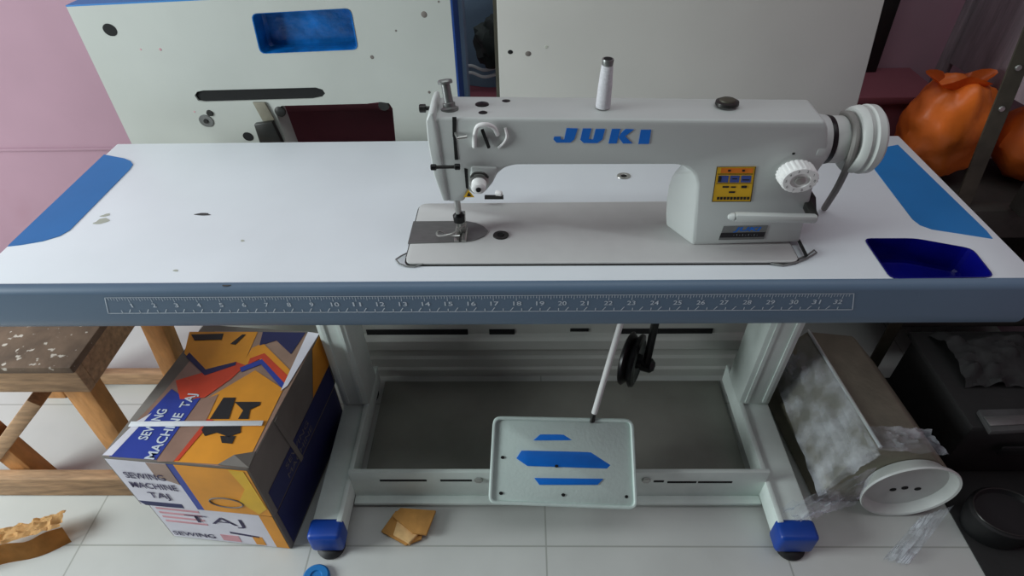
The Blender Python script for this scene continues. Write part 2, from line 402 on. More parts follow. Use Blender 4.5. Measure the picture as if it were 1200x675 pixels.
# pedal
PC = [P(572, 590, y=-.01), P(747, 597, y=-.01), P(742, 491, y=.135), P(578, 488, y=.135)]
pn = (PC[1] - PC[0]).cross(PC[3] - PC[0]).normalized()
def pd(u, v, h=0): return (PC[0] * (1 - u) + PC[1] * u) * (1 - v) + (PC[3] * (1 - u) + PC[2] * u) * v + pn * h
pl = rounded(PC, .016, 4)
pb = MB().prism([p - pn * .010 for p in pl], pn * .010, .002)
pdo = pb.build('pedal', M['pedal'], tb); pdo['label'] = 'pale grey green foot pedal with raised rim'
rim = rounded([pd(.012, .018, .002), pd(.988, .018, .002), pd(.988, .982, .002), pd(.012, .982, .002)], .015, 4)
MB().tube(rim, .0042, 8, closed=True).build('rim', M['pedal'], pdo)
def pxuv(px, py):
    d = ROT @ Vector(((px - 600) / FPX, -(py - 337.5) / FPX, -1.0)); t = (PC[0] - CAM).dot(pn) / d.dot(pn); return CAM + d * t
for pts in ([(690 - 85, 537), (611, 528), (618, 528), (711, 530), (722, 539), (711, 549), (618, 546)],
            [(625, 516), (633, 509), (686, 509), (695, 516)], [(626, 560), (707, 561), (700, 568), (632, 568)]):
    MB().prism([pxuv(*q) + pn * .0003 for q in pts], pn * .003, .0008).build('grip_pad', M['pedalb'], pdo)['label'] = 'blue raised grip pad'
for q in ((659, 498), (728, 500), (589, 536), (732, 540), (587, 578), (660, 580), (734, 582), (652, 546)):
    c = pxuv(*q); MB().lathe(c, pn, [(0, .0035), (.0042 if q[0] == 652 else .0022, .003)], 14, 1.2).build('screw', M['hole'], pdo)
MB().box(.06, .23, .0865, .115, .06, .110, .004).bar((.09, .10, .10), (.09, .105, pd(.4, .75).z - .014), .02, .012, up=(0, 1, 0)).bar((.20, .10, .10), (.20, .105, pd(.6, .75).z - .014), .02, .012, up=(0, 1, 0)).build('hinge_bracket', M['stand'], tb)
# treadle rod
ra = pxuv(693, 493) + pn * .006; rb_ = ra + Vector((.004, .004, .022)); rt = P(727, 380, y=.21); rt = rb_ + (rt - rb_) * ((.667 - rb_.z) / (rt.z - rb_.z))
ro = MB().tube([rb_, rt], .0064, 12).build('treadle_rod', M['whitepl'], tb); ro['label'] = 'white pitman rod up from the pedal'
MB().tube([ra - pn * .004, ra + pn * .006, rb_, rb_ + (rt - rb_) * .05], .004, 10, radii=[.006, .006, .004, .0035]).build('rod_joint', M['dsteel'], ro)

# ------------------------------------------------------------------ sewing machine
YF, YB, YC = .092, .163, .128
BZ = TZ + .0045
sm = thing('sewing_machine', 'cream enamelled industrial sewing machine with blue lettering, set in the white tabletop', 'sewing machine', (.2, .13, TZ + .001))
gapp = rounded([(-.1345, .0485, TZ + .0002), (.477, .0465, TZ + .0002), (.477, .2195, TZ + .0002), (-.1315, .2195, TZ + .0002)], .016, 4)
MB().prism(gapp, (0, 0, .0005)).build('cut_out_gap', M['dsteel'], tb, smooth=False)
bedp = rounded([(-.132, .051, TZ + .001), (.474, .049, TZ + .001), (.474, .217, TZ + .001), (-.129, .217, TZ + .001)], .014, 4)
MB().prism(bedp, (0, 0, .0035), .0008).build('bed', M['bed'], sm)
def m_poly(pts, y0=YF, y1=YB, bev=.0045, seg=3, mb=None):
    mb = mb or MB(); return mb.prism([P(*q, y=y0) for q in pts], (0, y1 - y0, 0), bev, seg)
body = [(507, 141), (516, 138), (968, 142), (971, 150), (971, 186), (960, 200), (953, 222), (946, 250), (937, 284.5), (812, 286.5), (815, 250), (817, 216), (814, 204), (806, 197), (793, 193.5),
        (604, 194), (592, 197), (583, 204), (577, 216), (568, 226), (556, 229), (549, 224), (546, 232), (543, 237), (524, 237), (518, 215)]
mbb = m_poly(body)
cl_ = [(968, 150), (969, 186), (958, 200), (951, 222), (944, 250), (936, 284), (812.5, 287.5), (815, 262), (817.5, 238), (819, 216), (816, 205), (810, 198), (800, 193)]
cf = [P(*q, y=YF) + Vector((-.0012, .0004, -.0006)) for q in cl_]
YK = .148
cbk = [Vector((p.x, YK, p.z)) for p in cf[:6]] + [P(*q, y=YK) for q in ((780, 264), (779.5, 250), (780.5, 232), (783, 216), (787, 206), (792, 199), (799, 193.5))]
mbb.hexa(cf, cbk, .0035, 3)
ab = mbb.build('arm_and_head', M['machine'], sm)
hb = MB().prism([P(*q, y=YF - .004) for q in ((552, 196), (583, 197), (578, 214), (569, 225), (556, 228), (550, 220))], (0, .01, 0), .003).build('tension_boss', M['machine'], ab)
# face plate on the left end
fp = [(499, 142), (503, 133), (508, 132), (513, 150), (521, 205), (526, 236), (519, 236), (508, 205), (501, 165)]
MB().prism([P(*q, y=YF - .002) for q in fp], (0, YB - YF + .001, 0), .0025, 3).build('face_plate', M['machine'], sm)
# clear strip / groove line on head
for pts, nm in (([(530, 137), (535, 137), (534.5, 160), (530.5, 160)], 'take_up_slot'), ([(531, 160), (534.5, 160), (537, 187), (533, 187)], 'take_up_slot'), ([(512.5, 158), (514, 158), (516, 186), (514.5, 187)], 'panel_seam'), ([(544, 197), (548, 198), (549, 222), (546, 220)], 'bar_recess')):
    MB().prism([P(*q, y=YF) for q in pts], (0, -.0008, 0)).build(nm, M['hole'], ab, smooth=False)
def Y(px, py, y=YF): return P(px, py, y=y)
a = Y(534, 156); MB().tube([a, a + Vector((.004, -.016, 0)), Y(547, 160, YF - .012)], .0022, 8).build('thread_guide_pin', M['steel'], ab)
ht = arc([Y(556, 172, YF), Y(556.5, 158, YF - .006), Y(560, 148, YF - .008), Y(570, 146, YF - .008), Y(579, 150, YF - .004), Y(583, 158, YF)], 5)
lv = MB().tube(ht, .0032, 10).build('take_up_guard', M['whitepl'], ab)
MB().bar(Y(565, 152, YF - .005), Y(573, 173, YF - .005), .004, .004, up=(0, 1, 0)).build('take_up_lever', M['hole'], lv)
MB().tube(arc([Y(592, 150, YF - .001), Y(594, 160, YF - .003), Y(590, 168, YF - .003), Y(584, 173, YF - .001)], 5), .002, 8).build('thread_loop', M['whitepl'], ab)
o = MB().tube([Y(506, 196, YF - .014), Y(538, 195.5, YF - .010)], .0026, 10).build('thread_guide', M['dsteel'], sm)
for q in ((508, 196, -.014), (536, 195.5, -.010)):
    MB().lathe(Y(q[0], q[1], YF + q[2]) - Vector((.004, 0, 0)), (1, 0, 0), [(0, .0035), (.001, .0045), (.007, .0045), (.008, .0035)], 16).build('guide_screw', M['blackm'], o)
# tension dial
c = Y(562, 208)
td = MB().lathe(c, (0, -1, 0), [(-.002, .012), (.006, .012), (.008, .0085), (.012, .0125), (.014, .0125), (.016, .009)], 28, 1.15).build('tension_discs', M['steel'], sm)
MB().lathe(c + Vector((0, -.016, 0)), (0, -1, 0), [(0, .0095), (.014, .009), (.016, .007), (.0165, .004)], 24, 1.15).build('tension_knob', M['whitepl'], td)
MB().lathe(c + Vector((0, -.032, 0)), (0, -1, 0), [(0, .0035), (.003, .003)], 14, 1.15).build('tension_screw', M['blackm'], td)
MB().tube(arc([Y(552, 208, YF - .012), Y(556, 203, YF - .014), Y(566, 203, YF - .014), Y(572, 208, YF - .012)], 4), .0018, 8).build('tension_spring', M['dsteel'], td)
wt = MB().prism([Y(543.5, 231, YF - .0002), Y(556, 231, YF - .0002), Y(549, 222.5, YF - .0002)], (0, -.0006, 0)).build('warning_triangle', M['yellow'], sm, smooth=False)
MB().prism([Y(547, 230, YF - .001), Y(552, 230, YF - .001), Y(549, 225, YF - .001)], (0, -.0003, 0)).build('warning_mark', M['blackpr'], wt, smooth=False)
# presser bar, needle bar, foot, needle plate
nb = P(540, 236, y=YC); nz = nb.z + .01
nx = P(540, 270, z=BZ + .01).x
MB().tube([(nx - .001, YC - .006, BZ + .030), (nx - .003, YC - .006, nz)], .0042, 12).build('needle_bar', M['steel'], sm)
MB().tube([(nx - .002, YC + .012, BZ + .018), (nx - .004, YC + .012, nz)], .0045, 12).build('presser_bar', M['steel'], sm)
o = MB().lathe((nx - .001, YC - .006, BZ + .026), (0, 0, 1), [(0, .004), (.002, .0075), (.014, .008), (.018, .005)], 18, 1.2).build('needle_clamp', M['blackm'], sm)
MB().tube([(nx, YC - .006, BZ + .028), (nx, YC - .006, BZ + .001)], .0012, 8).build('needle', M['steel'], o)
pf = MB().box(nx - .007, nx + .007, YC - .002, YC + .022, BZ + .012, BZ + .030, .002)
pf.box(nx - .010, nx - .002, YC - .026, YC + .01, BZ + .0015, BZ + .005, .001).box(nx + .002, nx + .010, YC - .026, YC + .01, BZ + .0015, BZ + .005, .001).box(nx - .008, nx + .008, YC - .004, YC + .012, BZ + .004, BZ + .014, .002)
pf.build('presser_foot', M['steel'], sm)
fg = arc([(nx + .008, YC - .006, BZ + .022), (nx - .010, YC - .03, BZ + .022), (nx - .034, YC - .028, BZ + .016), (nx - .036, YC - .008, BZ + .010), (nx - .016, YC - .014, BZ + .006), (nx, YC - .02, BZ + .010)], 5)
MB().tube(fg, .0014, 8).build('finger_guard', M['steel'], sm)
npl = [P(*q, z=BZ) for q in ((484.5, 260), (545, 259.5), (558, 262), (567, 266), (572, 271), (568, 277), (558, 281.5), (545, 284), (478, 286))]
MB().prism([p + Vector((0, 0, .0001)) for p in npl], (0, 0, .0012)).build('needle_plate', M['plate'], sm)
c = P(587, 276, z=BZ)
o = MB().lathe(c, (0, 0, 1), [(0, .0115), (.0018, .011), (.0018, .006), (.001, .0055)], 24, 1.15).build('bed_screw', M['dsteel'], sm)
MB().lathe(c, (0, 0, 1), [(.0008, .005), (.0022, .0045)], 16, 1.15).build('screw_slot', M['hole'], o)
# corner clips of the cut-out
for pts, lab in (([(478, 296), (470, 300), (464, 304), (468, 309), (476, 312), (486, 312.5), (497, 309), (488, 307.5), (480, 305), (476, 301)], 'clip'), ([(930, 305), (905, 307), (903, 309), (918, 311), (932, 308), (945, 303), (957, 296), (954, 293), (945, 300)], 'clip')):
    MB().tube([P(*q, z=TZ + .0025) for q in pts], .0014, 8, closed=True).build('corner_clip', M['plate'], sm)
MB().bar(P(934, 278, z=TZ + .006), P(945, 300, z=TZ + .006), .004, .003).build('hinge_pin', M['hole'], sm)
# presser regulator, top screws, oil sight
tz = P(600, 140, y=YF).z
c = P(527.5, 130, z=tz + .001)
rg = MB().lathe(c, (-.12, .25, 1), [(0, .011), (.004, .0115), (.006, .008), (.011, .008), (.012, .006), (.036, .0055), (.037, .009), (.040, .0095), (.042, .008)], 24, 1.1).build('presser_regulator', M['plate'], sm)
for (px, py, r, h) in ((565, 124.5, .0085, .005), (566, 134, .0055, .004), (522, 131, .0055, .003), (593, 119.5, .0055, .0025)):
    MB().lathe(P(px, py, z=tz), (0, 0, 1), [(0, r), (h * .7, r * .95), (h, r * .6)], 18, 1.2).build('top_screw', M['blackm'], sm)
c = P(852, 121, z=tz)
o = MB().lathe(c, (0, 0, 1), [(-.001, .0145), (.003, .014), (.004, .011)], 28, 1.15).build('oil_sight', M['dsteel'], sm)
MB().lathe(c, (0, 0, 1), [(.003, .0105), (.006, .009), (.007, .004)], 20, 1.15).build('oil_sight_dome', M['ironp'], o)
c = Y(498, 127, .14); MB().lathe(c - Vector((.008, 0, 0)), (1, 0, 0), [(0, .005), (.001, .006), (.009, .006), (.010, .003), (.022, .003)], 16).build('side_screw', M['dsteel'], sm)
c = Y(930, 180); MB().lathe(c, (0, -1, 0), [(0, .0018), (.0006, .0016)], 12, 1.2).build('screw_hole', M['hole'], sm)
# lettering
jk = MB(); yy2 = YF - .0004
def jp(pts): jk.prism([P(*q, y=yy2) for q in pts], (0, -.0006, 0))
jp([(664, 150), (677, 150.5), (673, 163), (668, 167), (652, 167), (648.5, 163), (649.5, 160), (657, 160), (657.5, 163.5), (661, 163.5)])
jp([(683, 150.5), (693, 150.5), (690, 163), (695, 163.5), (698, 151), (709, 151), (706, 163), (700, 167.5), (684, 167.5), (680, 163.5)])
jp([(717, 151), (727, 151), (722.5, 168), (713, 168)])
jp([(727, 157), (733, 151), (743, 151.5), (732.5, 159.5), (741, 168), (730, 168), (725, 161)])
jp([(751, 152), (763, 152), (760.5, 168.5), (748, 168.5)])
lo = jk.build('maker_lettering', M['juki'], sm, smooth=False); lo['label'] = 'raised blue maker lettering'
# sticker
sy = YF - .0003
st = MB().prism([P(*q, y=sy) for q in ((840, 195.5), (886, 195), (880, 236), (834, 236.5))], (0, -.0005, 0)).build('warning_sticker', M['yellow'], sm, smooth=False)
st['label'] = 'yellow warning sticker'
def sq(u, v): return ((840 + 46 * u) + (834 + 46 * u - 840 - 46 * u) * v, 195.5 + 41 * v)
def dec(par, m, cells, nm):
    k = MB()
    for (u0, v0, u1, v1) in cells: k.poly([P(*sq(*c4), y=sy - .0009) for c4 in ((u0, v1), (u1, v1), (u1, v0), (u0, v0))])
    k.build(nm, M[m], par, smooth=False)
dec(st, 'orangepr', [(.12, .04, .94, .18)], 'caution_band')
dec(st, 'bluepr', [(.08, .25, .34, .45), (.38, .25, .62, .45), (.66, .25, .92, .45)], 'pictogram')
k = MB()
for (u0, v0, u1, v1) in [(.05, .20, .95, .22), (.05, .47, .95, .485), (.08, .27, .16, .43), (.44, .33, .56, .36), (.70, .36, .88, .39), (.30, .08, .37, .14), (.66, .08, .73, .14), (.22, .55, .38, .60), (.44, .56, .56, .60), (.7, .54, .84, .61), (.4, .70, .56, .75)] + [(.12 + .085 * i, .86, .18 + .085 * i, .94) for i in range(10)]:
    k.poly([P(*sq(*c4), y=sy - .0012) for c4 in ((u0, v1), (u1, v1), (u1, v0), (u0, v0))])
for e in [(.0, .0, 1, .015), (0, .985, 1, 1), (0, 0, .02, 1), (.98, 0, 1, 1)]:
    u0, v0, u1, v1 = e; k.poly([P(*sq(*c4), y=sy - .0012) for c4 in ((u0, v1), (u1, v1), (u1, v0), (u0, v0))])
k.build('sticker_print', M['blackpr'], st, smooth=False)
bd = MB().prism([P(*q, y=sy) for q in ((848, 265), (900, 264), (895, 280), (842, 281))], (0, -.0008, 0)).build('model_badge', M['plate'], sm, smooth=False)
MB().prism([P(*q, y=sy - .0009) for q in ((845, 273), (897, 272), (895, 277.5), (843, 278.5))], (0, -.0003, 0)).build('badge_band', M['blackpr'], bd, smooth=False)
MB().text('JUKI', P(876, 268.6, y=sy - .0009), (1, 0, 0), (0, 0, 1), .0075, width=.042, bold=.03, shear=.2).build('badge_lettering', M['juki'], bd, smooth=False)
kx = MB()
for i in range(9): kx.text('I' if i % 2 else '-', P(860 + i * 3.4, 275.2, y=sy - .0013), (1, 0, 0), (0, 0, 1), .003)
kx.build('badge_print', M['print'], bd, smooth=False)
# stitch dial
c = P(930, 200, y=YF)
prof = [(-.002, .017), (.004, .0175), (.006, .0225), (.026, .0215), (.028, .020), (.0282, .012), (.026, .0115)]
dl = MB(); a_, u_, v_ = frame((0, -1, 0)); bb = dl.bm; seg = 72; rgs = []
for t, r in prof:
    rgs.append([])
    for i in range(seg):
        rr = r * .93 + (.0005 * (1 if i % 3 else -1) if .006 <= t <= .026 and r > .015 else 0); an = 2 * PI * i / seg
        d = (u_ * math.cos(an) + v_ * math.sin(an)) * rr; d.x *= 1.28; rgs[-1].append(bb.verts.new(c + a_ * t + d))
for r0, r1 in zip(rgs, rgs[1:]):
    for i in range(seg): bb.faces.new((r0[i], r0[(i + 1) % seg], r1[(i + 1) % seg], r1[i]))
bb.faces.new(rgs[-1]); bmesh.ops.recalc_face_normals(bb, faces=bb.faces[:])
sd = dl.build('stitch_dial', M['whitepl'], sm); sd['label'] = 'white ribbed stitch length dial'
MB().lathe(c + Vector((0, -.026, 0)), (0, -1, 0), [(0, .006), (.0035, .0055), (.004, .003)], 18, 1.25).build('dial_screw', M['steel'], sd)
kx = MB()
for i in range(10):
    an = 2 * PI * i / 10; kx.text(str(i), c + Vector((math.cos(an) * .0155 * 1.28, -.0283, math.sin(an) * .0155)), (1, 0, 0), (0, 0, 1), .004)
kx.build('dial_numerals', M['dsteel'], sd, smooth=False)
# reverse lever
yl = YF - .03
l0, l1 = P(855, 254, y=yl), P(957, 256, y=yl)
rv_ = MB().bar(l0 + Vector((.006, 0, 0)), l1, .012, .013, bev=.004).lathe(l0 + Vector((.006, 0, 0)), (-1, 0, 0), [(0, .006), (.004, .0055), (.008, .003)], 14)
lvo = rv_.build('reverse_lever', M['machine'], sm); lvo['label'] = 'flat cream reverse sewing lever'
MB().bar(l1 - Vector((.004, 0, 0)), Vector((l1.x - .002, YF + .06, l1.z + .008)), .012, .012, bev=.002).build('lever_arm', M['dsteel'], lvo)
bk = MB().prism([P(*q, y=YF + .02) for q in ((940, 229), (957, 231), (958, 252), (938, 252))], (0, .04, 0), .003).build('lever_bracket', M['dsteel'], sm)
# hand wheel
ax = .917
def X(px): return P(px, 161, y=YC).x
MB().lathe((0, YC, ax), (1, 0, 0), [(X(948), .0365), (X(955), .0365), (X(963), .035), (X(966), .033)], 44).build('end_boss', M['machine'], sm)
MB().lathe((0, YC, ax), (1, 0, 0), [(X(962), .0342), (X(967), .0348), (X(970), .034)], 44).build('oil_seal_ring', M['blackm'], sm)
hw = MB().lathe((0, YC, ax), (1, 0, 0), [(X(968), .030), (X(970), .0335), (X(984), .0335), (X(987), .031), (X(990), .030), (X(993), .034), (X(994), .044), (X(996), .0465), (X(1002), .048), (X(1004), .0455), (X(1007), .0455), (X(1010), .049), (X(1018), .0485), (X(1022), .044), (X(1023), .034), (X(1019), .030), (X(1019), .010)], 56).build('hand_wheel', M['motor'], sm)
hw['label'] = 'pale grey hand wheel with belt groove'
# presser lifter behind the head
o = MB().bar(P(586, 233, z=BZ + .01) + Vector((0, .004, 0)), P(584, 225, y=.21), .012, .008, bev=.002).build('lifter_lever', M['whitepl'], sm)
MB().bar(P(568, 231, y=.21), P(590, 231, y=.21), .005, .006).build('lifter_rod', M['dsteel'], sm)

# drive belt
b0 = Vector((X(988.5), YC - .034, ax - .012)); b1 = P(966, 244, z=TZ + .005)
pts = arc([Vector((X(988.5), YC + .024, ax + .0275)), Vector((X(988.5), YC, ax + .0360)), Vector((X(988.5), YC - .026, ax + .0255)), Vector((X(988.5), YC - .0365, ax - .004)), b0 * .55 + b1 * .45 + Vector((0, -.006, 0)), b1], 6)
MB().tube(pts, .0052, 10).build('drive_belt', M['belt'], sm)['label'] = 'grey drive belt down from the hand wheel'
# thread spool
c = P(706.5, 125.5, z=tz + .0005); d = Vector((.02, .0, 1)).normalized()
sp = thing('thread_spool', 'narrow white thread spool standing upright on the machine arm', 'thread spool', c)
MB().lathe(c, d, [(.0005, .0098), (.003, .0100), (.030, .0094), (.058, .0078), (.060, .0070)], 28, 1.02).build('thread_winding', M['thread'], sp)
MB().lathe(c, d, [(0, .0085), (.003, .0085)], 24).build('base', M['whitepl'], sp)
o = MB().lathe(c, d, [(.058, .0072), (.066, .0080), (.0675, .0075)], 24).build('cap', M['plate'], sp)
MB().lathe(c, d, [(.0672, .0060), (.0679, .0055)], 20).build('bore', M['hole'], o)

# ------------------------------------------------------------------ left upright tabletop
Lb, Rb = Vector((-.852, .585, 0)), Vector((-.079, .495, 0))
ux = (Rb - Lb).normalized(); nb_ = Vector((ux.y, -ux.x, 0))            # nb_ faces the room
def hitL(px, py):
    d = ROT @ Vector(((px - 600) / FPX, -(py - 337.5) / FPX, -1.0)); t = (Lb - CAM).dot(nb_) / d.dot(nb_); return CAM + d * t
zL = hitL(75, 8).z; zR = zL + .048
def zt2(v): return Vector((0, 0, zL + (zR - zL) * ((v - Lb).dot(ux) / (Rb - Lb).length)))
lp = thing('upright_tabletop', 'spare white tabletop stood on end before the pink wall, with blue tray and long slot', 'tabletop', (Lb + Rb) / 2)
back = -nb_ * .045
pan = MB().hexa([Lb, Rb, Rb + back, Lb + back], [v + zt2(v) for v in (Lb, Rb, Rb + back, Lb + back)]).build('panel', M['panelw'], lp, smooth=False)
def cutL(px_pts, r=0):
    p = [hitL(*q) for q in px_pts]
    if r: p = rounded(p, r, 4)
    cut(pan, MB().prism([v + nb_ * .02 for v in p], -nb_ * .12)); return p
slot_px = [(228, 112), (231, 107.5), (238, 106), (370, 102.5), (378, 105), (381, 109.5), (377, 114), (366, 116), (240, 119.5), (232, 118)]
sl = cutL(slot_px)
co_px = [(322, 130), (330, 124), (430, 121.5), (446, 119.5), (456, 121), (460, 127), (466, 190), (345, 190)]
cutL(co_px)
tp_px = [(294, 16), (411, 9.5), (420, 58), (305, 63)]
tp = cutL(tp_px, .012)
def backing(pts, dpt, m, nm, par):
    return MB().prism([v - nb_ * dpt for v in pts], -nb_ * .003).build(nm, M[m], par, smooth=False)
backing(sl, .004, 'hole', 'slot_shade', pan)
trL = MB(); tcen = sum(tp, Vector()) / len(tp)
rr = [[tcen + (p - tcen) * f - nb_ * dd for p in tp] for f, dd in ((1.0, -.0008), (.975, -.0008), (.95, .03), (.90, .036))]
rv = [[trL.bm.verts.new(p) for p in r] for r in rr]
for r0, r1 in zip(rv, rv[1:]):
    for i in range(len(r0)): trL.bm.faces.new((r0[i], r0[(i + 1) % len(r0)], r1[(i + 1) % len(r0)], r1[i]))
trL.bm.faces.new(rv[-1])
t1 = trL.build('parts_tray', M['trayl'], lp, smooth=False); t1['label'] = 'blue crinkled plastic tray'
# blue edge strips
MB().hexa([v + zt2(v) for v in (Lb, Rb, Rb + back * 1.6, Lb + back * 1.6)], [v + zt2(v) + Vector((0, 0, .003)) for v in (Lb, Rb, Rb + back * 1.6, Lb + back * 1.6)]).build('edge_strip', M['inlay'], lp, smooth=False)
MB().hexa([Rb, Rb + ux * .004, Rb + ux * .004 + back, Rb + back], [v + Vector((0, 0, zR)) for v in (Rb, Rb + ux * .004, Rb + ux * .004 + back, Rb + back)]).build('edge_strip', M['navyedge'], lp, smooth=False)
e0 = Rb + ux * .004 + back
MB().hexa([e0, e0 + ux * .008, e0 + ux * .008 + back * .5, e0 + back * .5], [v + Vector((0, 0, zR)) for v in (e0, e0 + ux * .008, e0 + ux * .008 + back * .5, e0 + back * .5)]).build('edge_strip', M['bluecloth'], lp, smooth=False)
for (px, py, r) in ((129, 35, .0125), (291, 160, .0105)):
    c = hitL(px, py); MB().lathe(c, nb_, [(-.001, r), (.0008, r * .98)], 24, 1.2).build('bolt_hole', M['hole'], lp)
c = hitL(242, 141.5); o = MB().lathe(c, nb_, [(0, .0145), (.002, .014), (.002, .006)], 24, 1.15).build('washer', M['plate'], lp)
MB().lathe(c, nb_, [(.001, .006), (.004, .005)], 16).build('washer_screw', M['dsteel'], o)
c = hitL(246, 132.5); MB().lathe(c, nb_, [(0, .0075), (.003, .006)], 16, 1.1).build('small_screw', M['dsteel'], lp)
for (px, py, r) in ((188, 58, .003), (165, 150 - 92, .002), (497, 17, .006), (436, 67, .004), (464, 36, .002), (503, 108, .003), (228, 131, .002), (514, 2, .002)):
    c = hitL(px, py); MB().lathe(c, nb_, [(0, r), (.0006, r * .8)], 12).build('speck', M['kraft'] if px > 400 else M['cpink'], lp)
# support bracket showing through the cut-out
sp0 = [hitL(*q) + nb_ * .001 for q in ((297, 119), (311, 119), (323, 140), (309, 141))]
st_ = MB().prism(sp0, nb_ * .004, .001).build('support_strap', M['motorbody'], lp)
sp1 = [hitL(*q) + nb_ * .004 for q in ((301, 142), (322, 139), (335, 166), (309, 167))]
MB().prism(sp1, nb_ * .012, .002).build('support_block', M['dsteel'], lp)
c = hitL(328, 131) - nb_ * .004; MB().lathe(c, nb_, [(0, .012), (.004, .012), (.006, .006)], 18).build('corner_fitting', M['dsteel'], lp)
c = hitL(449, 124.5) - nb_ * .006; MB().lathe(c, nb_, [(0, .012), (.004, .011)], 18).build('corner_fitting', M['dsteel'], lp)

# right upright tabletop
RY = .500
rl0, rr0 = P(582, 0, y=RY).x, P(1037, 0, y=RY)
rr1 = P(1003, 130, y=RY); sl_ = (rr1.x - rr0.x) / (rr1.z - rr0.z); xtop = lambda z: rr0.x + (z - rr0.z) * sl_
ll1 = P(588, 118, y=RY).x
RZ = 1.16
rp = thing('upright_tabletop', 'large plain grey white tabletop stood on end behind the sewing machine', 'tabletop', (.36, RY, 0))
rpan = MB().hexa([(ll1, RY, 0), (xtop(0), RY, 0), (xtop(0), RY + .028, 0), (ll1, RY + .028, 0)], [(rl0 - .001, RY, RZ), (xtop(RZ), RY, RZ), (xtop(RZ), RY + .028, RZ), (rl0 - .001, RY + .028, RZ)], .002).build('panel', M['panelg'], rp)
for (px, py, r, m) in ((598, 61, .0042, 'hole'), (619, 63, .005, 'kraft'), (640, 55, .003, 'stain')):
    MB().lathe(P(px, py, y=RY), (0, -1, 0), [(0, r), (.0006, r * .8)], 14, 1.2).build('drill_mark', M[m], rp)
MB().hexa([(ll1 - .007, RY + .004, 0), (ll1 - .0005, RY + .004, 0), (ll1 - .0005, RY + .03, 0), (ll1 - .007, RY + .03, 0)], [(rl0 - .008, RY + .004, RZ), (rl0 - .0015, RY + .004, RZ), (rl0 - .0015, RY + .03, RZ), (rl0 - .008, RY + .03, RZ)]).build('edge_strip', M['ironp'], rp, smooth=False)
# black strip standing behind its right edge
q0, q1 = P(1030, 0, y=.835), P(1056, 0, y=.835); q2, q3 = P(1027, 84, y=.835), P(1001, 84, y=.835)
def ext(a, b, z): t = (z - a.z) / (b.z - a.z); return a + (b - a) * t
bs = [ext(q0, q3, .7255), ext(q1, q2, .7255), ext(q1, q2, 1.25), ext(q0, q3, 1.25)]
tag(MB().prism(bs, (0, .03, 0), .002).build('black_plank', M['black']), 'black plank upright on the maroon bench, behind the right edge of the plain tabletop', 'plank')

# things seen through the gap between the upright tabletops
mbn = MB().box(-.74, 1.03, .70, WY - .004, 0, .705, .004)
bn = thing('maroon_bench', 'low maroon painted bench against the wall, seen behind the upright tabletops', 'bench', (.3, .76, 0))
mbn.build('body', M['maroon'], bn)
MB().box(-.76, 1.04, .69, WY - .004, .705, .725, .004).build('bench_top', M['maroon'], bn)
MB().box(-.70, 1.0, .694, .701, .30, .31, .002).build('front_groove', M['maroon'], bn)
def bs_fn(u, v):
    x = -.16 + .26 * u; return (x, .80 + .012 * math.sin(9 * u) + .01 * math.sin(5 * v + u * 3) - .03 * (1 - v) * (1 - v), .727 + .5 * v)
gs = MB().grid(24, 20, bs_fn); bmesh.ops.solidify(gs.bm, geom=gs.bm.faces[:], thickness=.006)
tag(gs.build('cloth_sheet', M['bluecloth']), 'blue grey cloth sheet hanging between the two upright tabletops', 'cloth')
db = MB()
def blob(mb, c, r, k=.25, seed=0, nu=28, nv=18):
    c = Vector(c); b = bmesh.new(); bmesh.ops.create_uvsphere(b, u_segments=nu, v_segments=nv, radius=1)
    for v in b.verts:
        n = noise.noise(v.co * 1.8 + Vector((seed, seed * .7, 0))) + .4 * noise.noise(v.co * 5 + Vector((seed, 0, 0)))
        v.co = Vector((v.co.x * r[0], v.co.y * r[1], v.co.z * r[2])) * (1 + k * n) + c
    return mb.add(b)
cc = P(578, 48, y=.725)
tag(blob(db, (cc.x, .722, cc.z), (.042, .03, .056), .35, 3).build('dark_bag', M['darkgreen']), 'small dark green bundle hanging beside the left edge of the plain tabletop', 'bag')
for k, (py, lab) in enumerate(((78, 'upper white cable loop in the gap between the upright tabletops'), (86, 'lower white cable loop in the gap between the upright tabletops'))):
    yk = .74
    pts = arc([P(536, py + 1, y=yk), P(552, py - 1, y=yk), P(566, py + 4, y=yk), P(578, py + 2, y=yk), P(592, py - 3, y=yk)], 6)
    dz = .7305 - min(p.z for p in pts) if k else .752 - min(p.z for p in pts)
    tag(MB().tube([p + Vector((0, 0, 0)) for p in pts], .0038, 8).build('white_cable', M['cable']), lab, 'cable', 'white cables in the gap')

# ridged rail at the back under the table
ry = .462
rail = thing('ridged_rail', 'ridged pale metal rail lying on the floor behind the table stand, dark slots above', 'rail', (.15, ry, 0))
prof = [(0, .0), (0, .022), (-.010, .026), (-.010, .040), (-.004, .046), (-.004, .078), (.004, .084), (.004, .118), (-.016, .126), (-.020, .134), (-.020, .166), (-.012, .172), (0, .176), (0, .222), (.012, .222), (.012, 0)]
MB().prism([(-.40, ry + y, z) for y, z in prof], (1.12, 0, 0)).build('beam', mat('rail_paint', (192, 194, 188), .5, var=.06, scale=8, stretch=(.3, 1, 1)), rail, smooth=False)
for (xa, xb, ya, yb2) in ((432, 548, 386, 399.5), (574, 603, 386, 400), (668, 690, 385, 388.5), (720, 836, 385, 393)):
    a, c2 = P(xa, yb2, y=ry - .002), P(xb, ya, y=ry - .002)
    MB().box(a.x, c2.x, ry - .003, ry - .0005, a.z, c2.z, .001).build('slot', M['hole'], rail)

tag(MB().box(-.345, .598, .092, .440, .0005, .0045, .001).build('shade_sheet', mat('shade_grey', (140, 140, 132), .6, var=.15, scale=6)), 'added flat grey sheet deepening the table shade on the floor between the stand feet', 'painted shade')  # added sheet, its darker grey stands in for shade under the table
